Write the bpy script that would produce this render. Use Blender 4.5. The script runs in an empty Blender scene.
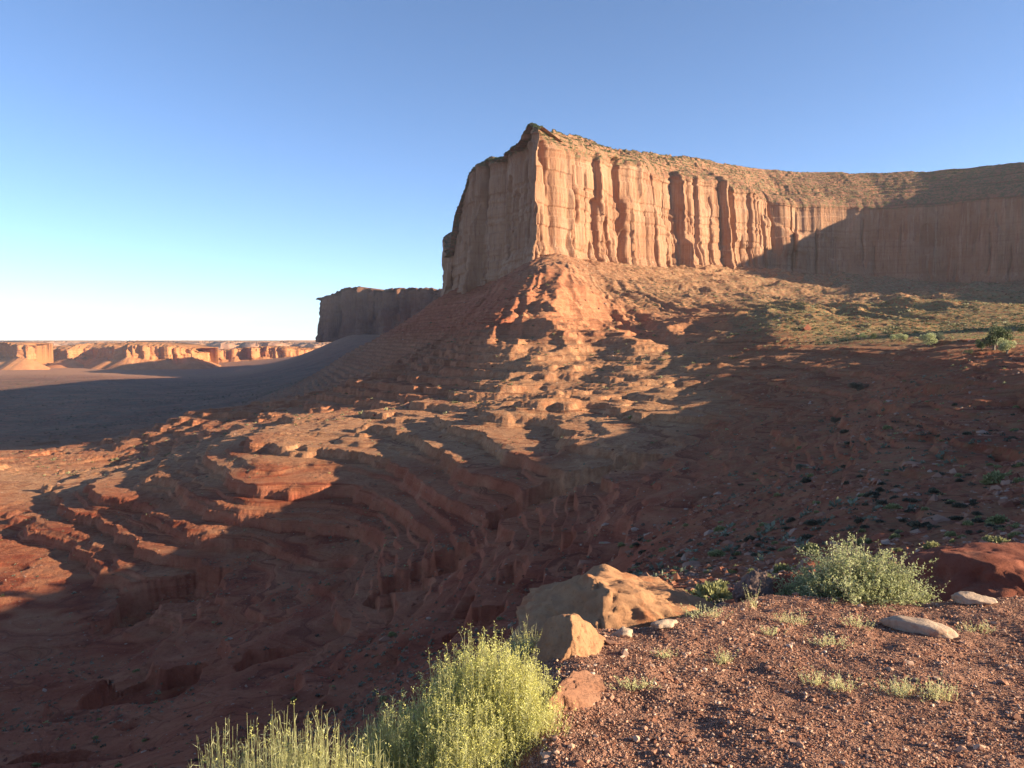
import bpy, math, random
import numpy as np

# ------------------------------------------------------------------ camera, sky, sun, exposure
scene = bpy.context.scene
COL = scene.collection
F = 769.0
PITCH = math.radians(3.28)
cam_d = bpy.data.cameras.new("camera")
cam_d.sensor_width = 36.0
cam_d.lens = F * 36.0 / 1024.0
cam_d.clip_start = 0.1
cam_d.clip_end = 60000.0
cam = bpy.data.objects.new("camera", cam_d)
COL.objects.link(cam)
cam.location = (0, 0, 0)
cam.rotation_euler = (math.radians(90) - PITCH, 0, 0)
scene.camera = cam

SUN_EL, SUN_AZ = math.radians(16.0), math.radians(100.0)      # azimuth clockwise from the view direction
world = bpy.data.worlds.new("World")
scene.world = world
world.use_nodes = True
wn = world.node_tree
sky = wn.nodes.new("ShaderNodeTexSky")
sky.sky_type = 'NISHITA'
sky.sun_disc = False
sky.sun_elevation = SUN_EL
sky.sun_rotation = SUN_AZ
sky.altitude = 1700
sky.air_density = 0.7
sky.dust_density = 0.0
sky.ozone_density = 2.6
bg = wn.nodes["Background"]
wn.links.new(sky.outputs[0], bg.inputs[0])
bg.inputs[1].default_value = 0.075
sun_d = bpy.data.lights.new("sun", 'SUN')
sun_d.energy = 4.2
sun_d.angle = math.radians(0.5)
sun_d.color = (1.0, 0.83, 0.58)
sun = bpy.data.objects.new("sun", sun_d)
COL.objects.link(sun)
sun.rotation_euler = (math.radians(90) - SUN_EL, 0, math.pi - SUN_AZ)
scene.view_settings.view_transform = 'Standard'
scene.view_settings.look = 'None'
scene.view_settings.exposure = 1.85
scene.view_settings.gamma = 1.0
scene.view_settings.use_curve_mapping = False
scene.render.engine = 'CYCLES'
scene.cycles.use_denoising = True
scene.cycles.max_bounces = 5
scene.cycles.diffuse_bounces = 3
scene.cycles.volume_bounces = 0
scene.cycles.transparent_max_bounces = 8

# ------------------------------------------------------------------ numpy noise
RS = np.random.RandomState(7)
PERM = np.tile(RS.permutation(256), 3).astype(np.int32)
G3 = RS.normal(size=(256, 3)); G3 /= np.linalg.norm(G3, axis=1)[:, None]
G3 = G3.astype(np.float32)


def perlin(x, y, z=0.0):
    x, y, z = np.broadcast_arrays(np.asarray(x, np.float64), np.asarray(y, np.float64), np.asarray(z, np.float64))
    xi, yi, zi = np.floor(x), np.floor(y), np.floor(z)
    fx, fy, fz = (x - xi).astype(np.float32), (y - yi).astype(np.float32), (z - zi).astype(np.float32)
    xi, yi, zi = xi.astype(np.int64) & 255, yi.astype(np.int64) & 255, zi.astype(np.int64) & 255
    flat = not np.any(fz) and not np.any(zi)
    u, v, w = [t * t * t * (t * (t * 6 - 15) + 10) for t in (fx, fy, fz)]

    def g(i, j, k):
        h = PERM[PERM[PERM[xi + i] + yi + j] + zi + k]
        a = G3[h]
        return a[..., 0] * (fx - i) + a[..., 1] * (fy - j) + a[..., 2] * (fz - k)

    def lay(k):
        a = g(0, 0, k); a = a + u * (g(1, 0, k) - a)
        b = g(0, 1, k); b = b + u * (g(1, 1, k) - b)
        return a + v * (b - a)
    r = lay(0)
    if not flat:
        r = r + w * (lay(1) - r)
    return r * 1.6


def fbm(x, y, z=0.0, n=4, lac=2.03, gain=0.5):
    r, a = 0.0, 1.0
    for i in range(n):
        r = r + a * perlin(x + 17.3 * i, y - 9.1 * i, z)
        x, y, z, a = x * lac, y * lac, z * lac, a * gain
    return r


def ridged(x, y, z=0.0):
    return 1.0 - 2.0 * np.abs(perlin(x, y, z))       # sharp crests, about -1..1


def sstep(a, b, x):
    t = np.clip((x - a) / (b - a), 0, 1)
    return t * t * (3 - 2 * t)


# ------------------------------------------------------------------ the valley's relief (surveyed points)
CP, SP = math.cos(PITCH), math.sin(PITCH)


def at(px, py, depth):
    """world point seen at that place of the photograph at that depth"""
    a, b = (px - 512) / F, (384 - py) / F
    yy = CP + b * SP
    return np.array([a / yy * depth, depth, (-SP + b * CP) / yy * depth])


SURVEY = [
 # (column, row, distance) rows grouped by bearing
 (1024,560,25),(1024,500,45),(1024,440,70),(1024,400,90),(1024,375,105),(1024,360,118),(1024,346,160),(1024,338,250),(1024,326,400),(1024,315,600),(1024,300,900),(1024,283,1215),
 (930,560,28),(930,500,52),(930,440,82),(930,400,112),(930,380,130),(930,362,160),(930,352,190),(930,340,280),(930,330,420),(930,318,620),(930,304,880),(930,284,1260),
 (850,560,35),(850,500,60),(850,450,95),(850,420,130),(850,395,178),(850,375,220),(850,352,275),(850,344,320),(850,335,400),(850,325,600),(850,310,850),(850,280,1290),
 (775,560,42),(775,510,68),(775,460,115),(775,430,150),(775,405,200),(775,385,245),(775,360,320),(775,336,380),(775,329,450),(775,318,650),(775,304,880),(775,277,1300),
 (700,600,30),(700,560,50),(700,520,75),(700,480,120),(700,450,155),(700,430,190),(700,410,230),(700,390,290),(700,370,380),(700,345,480),(700,325,565),(700,316,700),(700,298,850),(700,285,1000),(700,271,1180),
 (600,600,35),(600,560,80),(600,520,118),(600,480,152),(600,460,174),(600,440,205),(600,420,245),(600,400,310),(600,380,400),(600,350,560),(600,320,640),(600,300,720),(600,280,820),(600,266,960),
 (550,600,80),(550,560,110),(550,520,142),(550,490,162),(550,460,186),(550,430,236),(550,400,330),(550,385,380),(550,370,420),(550,340,490),(550,310,570),(550,280,690),(550,256,845),
 (450,700,55),(450,640,88),(450,600,118),(450,560,148),(450,520,174),(450,480,200),(450,450,232),(450,420,305),(450,400,400),(450,380,490),(450,350,700),(450,320,920),(450,296,1070),(440,298,1120),
 (350,768,55),(350,700,85),(350,640,125),(350,600,152),(350,560,184),(350,520,210),(350,480,236),(350,450,262),(350,430,308),(350,420,400),(350,410,580),(350,390,800),(350,370,1050),(350,352,1250),(350,366,1700),(350,366,2300),(350,345,3000),(350,333,3400),
 (250,768,68),(250,700,103),(250,640,134),(250,600,165),(250,560,192),(250,520,213),(250,490,230),(250,465,254),(250,445,300),(250,430,450),(250,422,720),(250,415,1000),(250,400,1400),(250,390,1850),(250,380,2500),(250,374,3200),(250,370,4300),
 (100,768,78),(100,700,118),(100,640,165),(100,600,186),(100,560,213),(100,530,234),(100,500,262),(100,480,306),(100,465,400),(100,455,600),(100,445,930),(100,430,1120),(100,410,1430),(100,395,1820),(100,384,2280),(100,376,3000),(100,371,4200),
 (-60,768,80),(-60,700,120),(-60,640,167),(-60,600,192),(-60,560,222),(-60,530,246),(-60,500,280),(-60,480,335),(-60,468,430),(-60,455,650),(-60,445,930),(-60,430,1120),(-60,410,1430),(-60,395,1820),(-60,384,2280),(-60,376,3000),(-60,371,4200),
 (-280,768,80),(-280,640,167),(-280,560,270),(-280,500,375),(-280,455,770),(-280,430,1120),(-280,395,1820),(-280,371,4200),
 (1160,600,14),(1160,500,30),(1160,420,55),(1160,372,80),(1160,350,125),(1160,335,250),(1160,322,450),(1160,310,700),(1160,300,900),(1160,290,1200),
 (1320,600,10),(1320,500,25),(1320,420,48),(1320,372,75),(1320,350,125),(1320,335,250),(1320,322,450),(1320,310,700),(1320,300,900),(1320,290,1200),
]
for c_ in (-280, -60, 100, 250, 350, 450, 600, 700, 850, 1024, 1320):
    SURVEY += [(c_, 352, 9000), (c_, 349, 16000)]
for c_ in (450, 550, 600, 700, 850, 1024, 1320):
    SURVEY += [(c_, 340 - 769 * 60 / 2400, 2400), (c_, 345, 4300)]
for c_ in (450, 350, 250, 100, -60, -280):
    SURVEY += [(c_, 800, 32), (c_, 800, 12)]
for c_ in (600, 700, 850):
    SURVEY += [(c_, 640, 12)]


def _slope(py):
    return math.tan(math.atan2(384 - py, F) - PITCH)


_S = np.array([[(p[0] - 512) / 130.0, math.log(p[2]) * 2.0, _slope(p[1])] for p in SURVEY])
_P, _V = _S[:, :2], _S[:, 2]


def _ker(r):
    return r


def _rbf_fit(P, V, lam=2e-3):
    n = len(P)
    K = _ker(np.linalg.norm(P[:, None] - P[None], axis=2)) - lam * np.eye(n)
    A = np.zeros((n + 3, n + 3)); A[:n, :n] = K
    A[:n, n] = 1; A[:n, n + 1:] = P; A[n, :n] = 1; A[n + 1:, :n] = P.T
    return np.linalg.solve(A, np.concatenate([V, np.zeros(3)]))


_W = _rbf_fit(_P, _V)
GX = np.linspace((-280 - 512) / 130.0, (1320 - 512) / 130.0, 220)
GD = np.linspace(math.log(2.0) * 2, math.log(16000.0) * 2, 420)
_gx, _gd = np.meshgrid(GX, GD, indexing='ij')
_q = np.stack([_gx.ravel(), _gd.ravel()], 1)
_out = np.zeros(len(_q))
for i in range(0, len(_q), 8000):
    q = _q[i:i + 8000]
    _out[i:i + 8000] = _ker(np.linalg.norm(q[:, None] - _P[None], axis=2)) @ _W[:-3] + _W[-3] + q @ _W[-2:]
SL = _out.reshape(_gx.shape)
for _ in range(2):                                             # soften the surveyed surface a little
    SL[1:-1] = (SL[:-2] + 2 * SL[1:-1] + SL[2:]) / 4
    SL[:, 1:-1] = (SL[:, :-2] + 2 * SL[:, 1:-1] + SL[:, 2:]) / 4


def polar(x, y):
    R = np.hypot(x, y)
    az = np.arctan2(x, y)
    azc = np.clip(az, math.atan(-280 / F - 512 / F), math.atan((1320 - 512) / F))
    d = np.maximum(R * np.cos(azc), 1e-3)
    px = 512 + F * np.tan(azc)
    return px, d


def base_height(x, y):
    px, d = polar(x, y)
    gx = np.clip(((px - 512) / 130.0 - GX[0]) / (GX[1] - GX[0]), 0, len(GX) - 1.001)
    gd = np.clip((np.log(np.clip(d, 2, 15999)) * 2 - GD[0]) / (GD[1] - GD[0]), 0, len(GD) - 1.001)
    i, j = gx.astype(int), gd.astype(int)
    fx, fd = gx - i, gd - j
    s = (SL[i, j] * (1 - fx) * (1 - fd) + SL[i + 1, j] * fx * (1 - fd) + SL[i, j + 1] * (1 - fx) * fd + SL[i + 1, j + 1] * fx * fd)
    return s * d, px, d


def terrace(z, h, warp, tread=0.86, rise=0.62):
    t = z / h + warp + .45 * perlin(z / (h * 3.3), 5.5)          # beds of unequal thickness
    k = np.floor(t); f = t - k
    g = np.where(f < tread, f / tread * (1 - rise), (1 - rise) + (f - tread) / (1 - tread) * rise)
    return z + (g - f) * h


BOWLS = []
for px_, row_, d_, w_, k_, dep_ in [(128, 694, 121, 68, .75, 4.2), (160, 610, 180, 60, .6, 6.0), (420, 565, 146, 60, .4, 4.0), (480, 612, 100, 40, .6, 2.4),
                                    (560, 487, 158, 80, .35, 4.5), (620, 470, 160, 46, .4, 3.0), (30, 745, 88, 50, .6, 2.2), (270, 655, 126, 40, .5, 2.6)]:
    BOWLS.append(((px_ - 512) / F * d_, d_, w_ / F * d_, w_ / F * d_ * k_ * 1.6, dep_))


def knoll_height(x, y):
    n = 0.05 * perlin(x * 1.1, y * 1.1) + 0.028 * perlin(x * 2.9, y * 2.9) + 0.012 * perlin(x * 8, y * 8)
    edge_x = 0.20 + 0.03 * (y - 3) + .62 * sstep(5.0, 6.4, y) + 0.13 * perlin(x * .8 + 3, y * .8) + .06 * perlin(x * 3, y * 3, 2.)
    z = -1.62 - 0.078 * np.clip(y, -6, 30) + n
    sx = np.maximum(edge_x - x, 0)
    z = z - np.where(y > 1.5, 1, sstep(-1, 1.5, y)) * (1.25 * sx * sx / (sx + 0.25))
    fy = np.maximum(y - 6.1 + .75 * sstep(2.3, .9, x) - 0.2 * perlin(x * .7, 4.0), 0)
    z = z - (1.1 - .5 * sstep(3.4, 4.2, x)) * fy * fy / (fy + 0.5)
    z = z - 0.5 * np.maximum(-y - 5, 0) - 0.25 * np.maximum(x - 7, 0)
    return z


def height(x, y, full=False):
    x = np.asarray(x, np.float64); y = np.asarray(y, np.float64)
    z, px, d = base_height(x, y)
    floor = sstep(900, 1250, d + (px - 100) * -1.2) * sstep(470, 380, px)           # the flat valley floor
    talus = sstep(620, 760, d) * sstep(430, 520, px)            # slopes under the cliffs
    bench = sstep(700, 800, px) * sstep(px * 0 + 330 - (px - 775) * .75, 420 - (px - 775) * .85, d) * (1 - talus * .6)
    mid = sstep(60, 300, d)
    rough = (1 - 0.93 * floor) * (1 - 0.6 * bench)
    wx = x + 14 * perlin(x / 60, y / 60, 1.5); wy = y + 14 * perlin(x / 60 + 9, y / 60, 2.5)
    lefty = sstep(760, 560, px)
    z1 = z + rough * mid * (1 - .6 * talus) * (.3 + .7 * lefty) * (4.6 * ridged(wx / 120 + 3, wy / 95) - .5 + 1.2 * ridged(wx / 52, wy / 40 + 7))
    z1 = z1 + rough * sstep(35, 200, d) * (.8 * ridged(wx / 21, wy / 17) + .5 * perlin(wx / 9 + 4, wy / 7))
    z1 = z1 + sstep(20, 60, d) * rough * (.45 * perlin(x / 14, y / 14, 3.1) + .2 * perlin(x / 4.2, y / 4.2))
    hum = sstep(400, 500, px) * sstep(790, 700, px) * sstep(210, 260, d) * sstep(430, 340, d)
    z1 = z1 + hum * (4.0 * np.abs(perlin(wx / 34, wy / 24, 5.5)) + 2.0 * np.abs(perlin(wx / 12, wy / 10, 1.5)) - 1.5)
    nl = sstep(30, 70, d) * sstep(250, 190, d) * lefty
    z1 = z1 + nl * (1.5 * perlin(x / 36, y / 36, 2.7) + .5 * perlin(x / 14, y / 14, 9.7))
    # gullies running down from the cliff foot
    th = np.arctan2(x - 60, 930 - y); rc = np.hypot(x - 60, y - 930)
    gul = np.maximum(talus, sstep(1.0, .55, np.abs(th + .05))) * sstep(60, 160, rc) * sstep(600, 430, rc)
    z1 = z1 + gul * (.026 * rc * ridged(th * 3.2 + .5 * perlin(rc / 90, th * 2), rc / 900) + .013 * rc * ridged(th * 12 + .8 * perlin(rc / 40, th * 4), rc / 500) + .006 * rc * ridged(th * 31 + .8 * perlin(rc / 25, th * 9), rc / 200))
    # ledges
    lm = (1 - floor) * (1 - bench * .8) * (1 - .8 * talus * sstep(5, 45, z) * sstep(470, 560, px)) * (1 - .45 * gul * sstep(460, 520, px))
    rag = .045 * perlin(x / 4.1, y / 4.1, .2)
    wl = .30 * perlin(x / 90, y / 90, 7.7) + .09 * perlin(x / 24, y / 24, 2.2) + rag
    big = terrace(z1, 4.3, wl + .5 * gul * perlin(x / 9, y / 9, 1.), .90, .86)
    a_big = lm * sstep(120, 230, d) * (.65 + .35 * sstep(-.3, .1, perlin(x / 160, y / 160, 4.4))) * (.25 + .75 * lefty)
    a_big = a_big * (1 - .5 * sstep(430, 520, px) * sstep(235, 280, d))
    z2 = z1 + (big - z1) * a_big
    small = terrace(z2, 1.45, wl * 2 + rag, .84, .88)
    a_small = lm * sstep(60, 130, d) * (.6 + .4 * sstep(-.2, .15, perlin(x / 45, y / 45, 9.4))) * (.3 + .7 * lefty)
    z2 = z2 + (small - z2) * a_small * .85
    near = lm * sstep(32, 50, d) * sstep(190, 120, d) * sstep(-.16, .06, perlin(x / 26 + 3, y / 26, 1.4)) * (.45 + .55 * lefty)
    arc = terrace(z2, 3.4, .6 * perlin(x / 24, y / 24, 3.3) + .12 * perlin(x / 6, y / 6, 4.) + rag, .91, .93)
    z2 = z2 + (arc - z2) * near
    lip = terrace(z2, .8, 1.0 * perlin(x / 22, y / 22, 6.3) + 2 * rag, .84, .8)
    z2 = z2 + (lip - z2) * lm * sstep(28, 45, d) * sstep(200, 120, d) * sstep(-.05, .2, perlin(x / 19, y / 19, 8.4)) * .8
    for bx_, by_, ba, bb, bd in BOWLS:                          # undercut scarps eaten into the slickrock
        m = (np.abs(x - bx_) < 2 * ba) & (np.abs(y - by_) < 2 * bb)
        if not m.any(): continue
        xm, ym = x[m], y[m]
        u_ = (xm - bx_) / ba + .30 * perlin(xm / (ba * .5), ym / (ba * .5), bd); v_ = (ym - by_) / bb + .30 * perlin(xm / (ba * .45), ym / (bb * .6), bd + 3)
        r_ = np.hypot(u_, v_)
        z2[m] -= bd * sstep(1.0, .93, r_ + .03 * perlin(xm, ym)) * sstep(-1.0, .55, v_ - .25 * u_) * (.8 + .35 * sstep(.9, .3, r_))
    rub = sstep(.0, .35, perlin(x / 22, y / 22, 12.4))
    z2 = z2 + (1 - floor * .6) * sstep(15, 50, d) * (.05 + .13 * rub) * (perlin(x / 1.9, y / 1.9, .4) + .8 * perlin(x / .8, y / .8))
    z2 = z2 + (1 - floor * .85) * sstep(180, 400, d) * (.22 * ridged(x / 6.5, y / 5.5, 4.) + (.10 + .4 * rub) * perlin(x / 2.4, y / 2.4, 9.))
    z2 = z2 + talus * (1.6 * perlin(x / 16, y / 16, 6.) + 1.0 * ridged(x / 8, y / 8, 2.) + 4.5 * ridged(wx / 60, wy / 60, 3.3) * sstep(1, .4, np.abs(talus - .5)))
    zk = knoll_height(x, y)
    R = np.hypot(x, y)
    z2 = z2 - 9 * sstep(22, 8, R)
    kk = zk
    k = 0.5
    zz = np.where(R < 60, np.maximum(kk, z2), z2)
    if full:
        return zz, px, d, floor, talus, bench, (R < 60) & (kk > z2)
    return zz


# ------------------------------------------------------------------ mesh helpers
def add_mesh(name, V, quads=None, tris=None, mat=None, smooth=True, parent=None, attrs=None):
    me = bpy.data.meshes.new(name)
    V = np.ascontiguousarray(V, np.float32).reshape(-1, 3)
    me.vertices.add(len(V)); me.vertices.foreach_set("co", V.ravel())
    idx, starts, tot = [], [], 0
    if quads is not None and len(quads):
        quads = np.asarray(quads, np.int32)
        idx.append(quads.ravel()); starts.append(tot + 4 * np.arange(len(quads))); tot += quads.size
    if tris is not None and len(tris):
        tris = np.asarray(tris, np.int32)
        idx.append(tris.ravel()); starts.append(tot + 3 * np.arange(len(tris))); tot += tris.size
    idx = np.concatenate(idx).astype(np.int32); starts = np.concatenate(starts).astype(np.int32)
    me.loops.add(len(idx)); me.loops.foreach_set("vertex_index", idx)
    me.polygons.add(len(starts)); me.polygons.foreach_set("loop_start", starts)
    me.update(calc_edges=True)
    me.polygons.foreach_set("use_smooth", np.full(len(starts), smooth, bool))
    if attrs:
        for k, v in attrs.items():
            at_ = me.attributes.new(k, 'FLOAT', 'POINT')
            at_.data.foreach_set("value", np.ascontiguousarray(v, np.float32).ravel())
    if mat:
        me.materials.append(mat)
    me.validate()
    ob = bpy.data.objects.new(name, me)
    COL.objects.link(ob)
    if parent:
        ob.parent = parent
    return ob


def grid_quads(n, m, wrap=False):
    i = np.arange(n if wrap else n - 1)[:, None]; j = np.arange(m - 1)[None]
    i2 = (i + 1) % n
    return np.stack([i * m + j + 0 * i, i2 * m + j, i2 * m + j + 1, i * m + j + 1], -1).reshape(-1, 4)


def tag(o, label=None, cat=None, group=None, kind=None):
    if label: o["label"] = label
    if cat: o["category"] = cat
    if group: o["group"] = group
    if kind: o["kind"] = kind
    return o


# ------------------------------------------------------------------ node helpers
class Mat:
    def __init__(s, name, rough=0.9):
        s.m = bpy.data.materials.new(name); s.m.use_nodes = True
        s.t = s.m.node_tree; s.b = s.t.nodes["Principled BSDF"]
        s.b.inputs["Roughness"].default_value = rough
        s.b.inputs["Specular IOR Level"].default_value = 0.075

    def n(s, kind, **kw):
        nd = s.t.nodes.new("ShaderNode" + kind)
        for k, v in kw.items():
            if k.startswith("_"): setattr(nd, k[1:], v)
            else: s.put(nd.inputs[int(k[1:])] if k[0] == 'i' and k[1:].isdigit() else nd.inputs[k], v)
        return nd

    def put(s, sock, v):
        if hasattr(v, "is_output") or isinstance(v, bpy.types.NodeSocket): s.t.links.new(v, sock)
        else: sock.default_value = v

    def pos(s, sx=1, sy=1, sz=1):
        g = s.n("NewGeometry")
        mp = s.n("Mapping", i0=g.outputs["Position"]); mp.inputs["Scale"].default_value = (sx, sy, sz)
        return mp.outputs[0]

    def opos(s, sx=1, sy=1, sz=1):
        g = s.n("TexCoord")
        mp = s.n("Mapping", i0=g.outputs["Object"]); mp.inputs["Scale"].default_value = (sx, sy, sz)
        return mp.outputs[0]

    def noise(s, vec, scale, detail=4, rough=.55, dist=0):
        nd = s.n("TexNoise"); s.put(nd.inputs["Vector"], vec)
        nd.inputs["Scale"].default_value = scale; nd.inputs["Detail"].default_value = detail
        nd.inputs["Roughness"].default_value = rough; nd.inputs["Distortion"].default_value = dist
        return nd.outputs[0]

    def ramp(s, fac, *stops):
        nd = s.n("ValToRGB"); s.put(nd.inputs[0], fac)
        el = nd.color_ramp.elements
        while len(el) < len(stops): el.new(.5)
        for e, (p, c) in zip(el, stops):
            e.position = p; e.color = (c, c, c, 1) if isinstance(c, (int, float)) else (*c, 1)
        return nd.outputs[0]

    def mix(s, fac, a, b, mode='MIX'):
        nd = s.n("Mix", _data_type='RGBA', _blend_type=mode)
        s.put(nd.inputs[0], fac)
        for k, v in ((6, a), (7, b)):
            if isinstance(v, tuple): v = (*v, 1)
            s.put(nd.inputs[k], v)
        return nd.outputs[2]

    def math(s, op, a, b=0.0, c=0.0, clamp=False):
        nd = s.n("Math", _operation=op, _use_clamp=clamp); s.put(nd.inputs[0], a); s.put(nd.inputs[1], b); s.put(nd.inputs[2], c)
        return nd.outputs[0]

    def attr(s, name):
        return s.n("Attribute", _attribute_name=name).outputs["Fac"]

    def steep(s, lo, hi):
        g = s.n("NewGeometry"); sp = s.n("SeparateXYZ", i0=g.outputs["Normal"])
        nd = s.n("MapRange"); s.put(nd.inputs[0], sp.outputs[2])
        nd.inputs[1].default_value = lo; nd.inputs[2].default_value = hi
        nd.inputs[3].default_value = 1; nd.inputs[4].default_value = 0
        return nd.outputs[0]

    def bump(s, h, strength=.5, dist=1.0, chain=None):
        nd = s.n("Bump"); s.put(nd.inputs["Height"], h)
        nd.inputs["Strength"].default_value = strength; nd.inputs["Distance"].default_value = dist
        if chain: s.put(nd.inputs["Normal"], chain)
        return nd.outputs[0]

    def done(s, color, normal=None):
        if isinstance(color, tuple): color = (*color, 1)
        s.put(s.b.inputs["Base Color"], color)
        if normal: s.put(s.b.inputs["Normal"], normal)
        return s.m


def mat_ground():
    M = Mat("red_earth", .95)
    p = M.pos()
    big = M.noise(p, .012, 5, .6)
    med = M.noise(p, .09, 6, .65)
    fine = M.noise(p, 1.1, 6, .7)
    red = M.ramp(med, (.30, (.26, .066, .036)), (.5, (.40, .122, .066)), (.72, (.48, .20, .11)))
    # beds of rock that run level round the slopes
    sp = M.n("SeparateXYZ", i0=p)
    zw = M.math('ADD', M.math('MULTIPLY', sp.outputs[2], 1.0), M.math('MULTIPLY', M.noise(p, .02, 3), 9.0))
    cb = M.n("CombineXYZ", i2=zw)
    bandn = M.noise(cb.outputs[0], .38, 4, .75)
    bands = M.ramp(bandn, (.36, (.16, .036, .020)), (.46, (.30, .085, .043)), (.53, (.42, .18, .090)), (.60, (.24, .062, .034)), (.7, (.38, .19, .105)))
    stp = M.steep(.93, .70)
    st = M.math('MULTIPLY', stp, M.attr("beds"))
    c = M.mix(M.math('MULTIPLY', M.attr("pale"), .3), red, bands)
    c = M.mix(st, c, M.mix(1.0, bands, (.88, .78, .75), 'MULTIPLY'))
    c = M.mix(M.math('MULTIPLY', M.attr("tan"), .5), c, M.ramp(M.noise(p, .35, 7, .75), (.35, (.38, .19, .085)), (.65, (.64, .42, .23))))  # tan soil, lightened over the sunlit band to paint in golden light
    # flat treads gather pale sand and pebbles
    sand = M.ramp(fine, (.3, (.32, .15, .080)), (.7, (.50, .28, .15)))
    fl = M.math('MULTIPLY', M.steep(.90, .985), -1.0); fl = M.math('ADD', fl, 1.0)
    fl = M.math('MULTIPLY', fl, M.ramp(M.noise(p, .045, 5, .6), (.42, 0.0), (.62, .75)))
    fl = M.math('MULTIPLY', fl, M.math('MULTIPLY_ADD', M.attr("pale"), .6, .14))
    c = M.mix(fl, c, sand)
    # dry grass and scrub
    vg = M.noise(p, .55, 5, .75)
    vgm = M.math('MULTIPLY', M.ramp(M.noise(p, .9, 6, .8), (.44, 0.0), (.56, 1.0)), M.attr("veg"))
    vc = M.ramp(vg, (.35, (.10, .105, .045)), (.5, (.24, .21, .09)), (.65, (.36, .30, .14)))
    c = M.mix(vgm, c, vc)
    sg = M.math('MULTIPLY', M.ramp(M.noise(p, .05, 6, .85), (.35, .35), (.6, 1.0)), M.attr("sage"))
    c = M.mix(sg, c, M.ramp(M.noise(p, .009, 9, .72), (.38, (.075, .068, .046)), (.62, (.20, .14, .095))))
    # loose gravel of the knoll
    vor = M.n("TexVoronoi"); M.put(vor.inputs["Vector"], p); vor.inputs["Scale"].default_value = 38
    grav = M.ramp(M.noise(p, 9, 6, .7), (.3, (.22, .10, .062)), (.7, (.46, .26, .17)))
    grav = M.mix(.35, grav, M.ramp(M.noise(vor.outputs["Color"], 2.0, 1), (.35, (.12, .04, .03)), (.65, (.45, .22, .16))))
    tal = M.ramp(M.noise(p, .25, 8, .75), (.35, (.20, .085, .045)), (.5, (.34, .17, .09)), (.65, (.46, .29, .17)))
    c = M.mix(M.attr("talus"), c, tal)
    vt = M.math('MULTIPLY', M.ramp(M.noise(p, .22, 8, .85), (.50, 0.0), (.58, 1.0)), M.attr("veg"))
    c = M.mix(vt, c, (.24, .20, .10))
    grit = M.ramp(M.noise(p, .75, 10, .86), (.36, (.50, .46, .44)), (.5, (1, 1, 1)), (.66, (1.0, 1.0, 1.0)))
    c = M.mix(.6, c, grit, 'MULTIPLY')
    pebb = M.ramp(M.noise(p, 2.6, 6, .8), (.58, 0.0), (.66, .55))
    c = M.mix(M.math('MULTIPLY', pebb, M.ramp(M.noise(p, .06, 4, .7), (.45, 0.0), (.6, 1.0))), c, (.46, .33, .25))
    thin = M.noise(cb.outputs[0], 2.1, 3, .8)
    c = M.mix(M.math('MULTIPLY', M.ramp(thin, (.52, 0.0), (.60, .65)), stp), c, (.13, .034, .022))
    c = M.mix(M.attr("knoll"), c, grav)
    h = M.math('ADD', M.math('MULTIPLY', fine, .6), M.math('MULTIPLY', M.noise(p, 4.5, 5, .75), .25))
    nb = M.bump(h, .9, .9)
    nb = M.bump(M.noise(p, 30, 5, .8), .5, .03, nb)
    return M.done(c, nb)


def mat_cliff(name="sandstone_cliff", k=1.0, dark=(1, 1, 1)):
    M = Mat(name, .92)
    p = M.pos()
    base = M.ramp(M.noise(M.pos(1, 1, .5), .02, 5, .6), (.3, (.29, .135, .074)), (.7, (.42, .235, .138)))
    stk = M.noise(M.pos(1, 1, .035), .16, 6, .75)
    c = M.mix(M.ramp(stk, (.52, 0.0), (.68, .6)), base, (.52, .35, .235))
    stk2 = M.noise(M.pos(1, 1, .05), .30, 5, .7)
    c = M.mix(M.ramp(stk2, (.53, 0.0), (.66, .72)), c, (.20, .10, .072))
    sp = M.n("SeparateXYZ", i0=p)
    cb = M.n("CombineXYZ", i2=M.math('ADD', sp.outputs[2], M.math('MULTIPLY', M.noise(p, .01, 2), 12.0)))
    bed = M.noise(cb.outputs[0], .22, 4, .7)
    c = M.mix(M.ramp(bed, (.50, 0.0), (.62, .45)), c, (.30, .14, .085))
    c = M.mix(M.ramp(M.noise(p, .03, 4, .6), (.5, 0.0), (.62, .35)), c, (.42, .26, .17))
    # capping shale slope with scrub
    shale = M.ramp(bed, (.38, (.20, .085, .05)), (.5, (.36, .17, .10)), (.62, (.26, .125, .08)))
    scrub = M.ramp(M.noise(p, .16, 6, .8), (.47, 0.0), (.56, .85))
    shale = M.mix(scrub, shale, (.15, .13, .065))
    c = M.mix(M.attr("cap"), c, shale)
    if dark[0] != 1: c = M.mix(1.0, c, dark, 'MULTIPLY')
    h = M.math('ADD', M.noise(M.pos(1, 1, .25), .25, 8, .7), M.math('MULTIPLY', bed, .3))
    return M.done(c, M.bump(h, .6, 5.0 * k))


GROUND = mat_ground()
CLIFF = mat_cliff()
CLIFF_SHADED = mat_cliff("shaded_sandstone", 1.0, (.60, .55, .56))  # same sandstone with the second mesa's shade darkened into its colour
CLIFF_ORANGE = mat_cliff("orange_sandstone", 1.0, (1.25, 1.0, .72))

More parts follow.
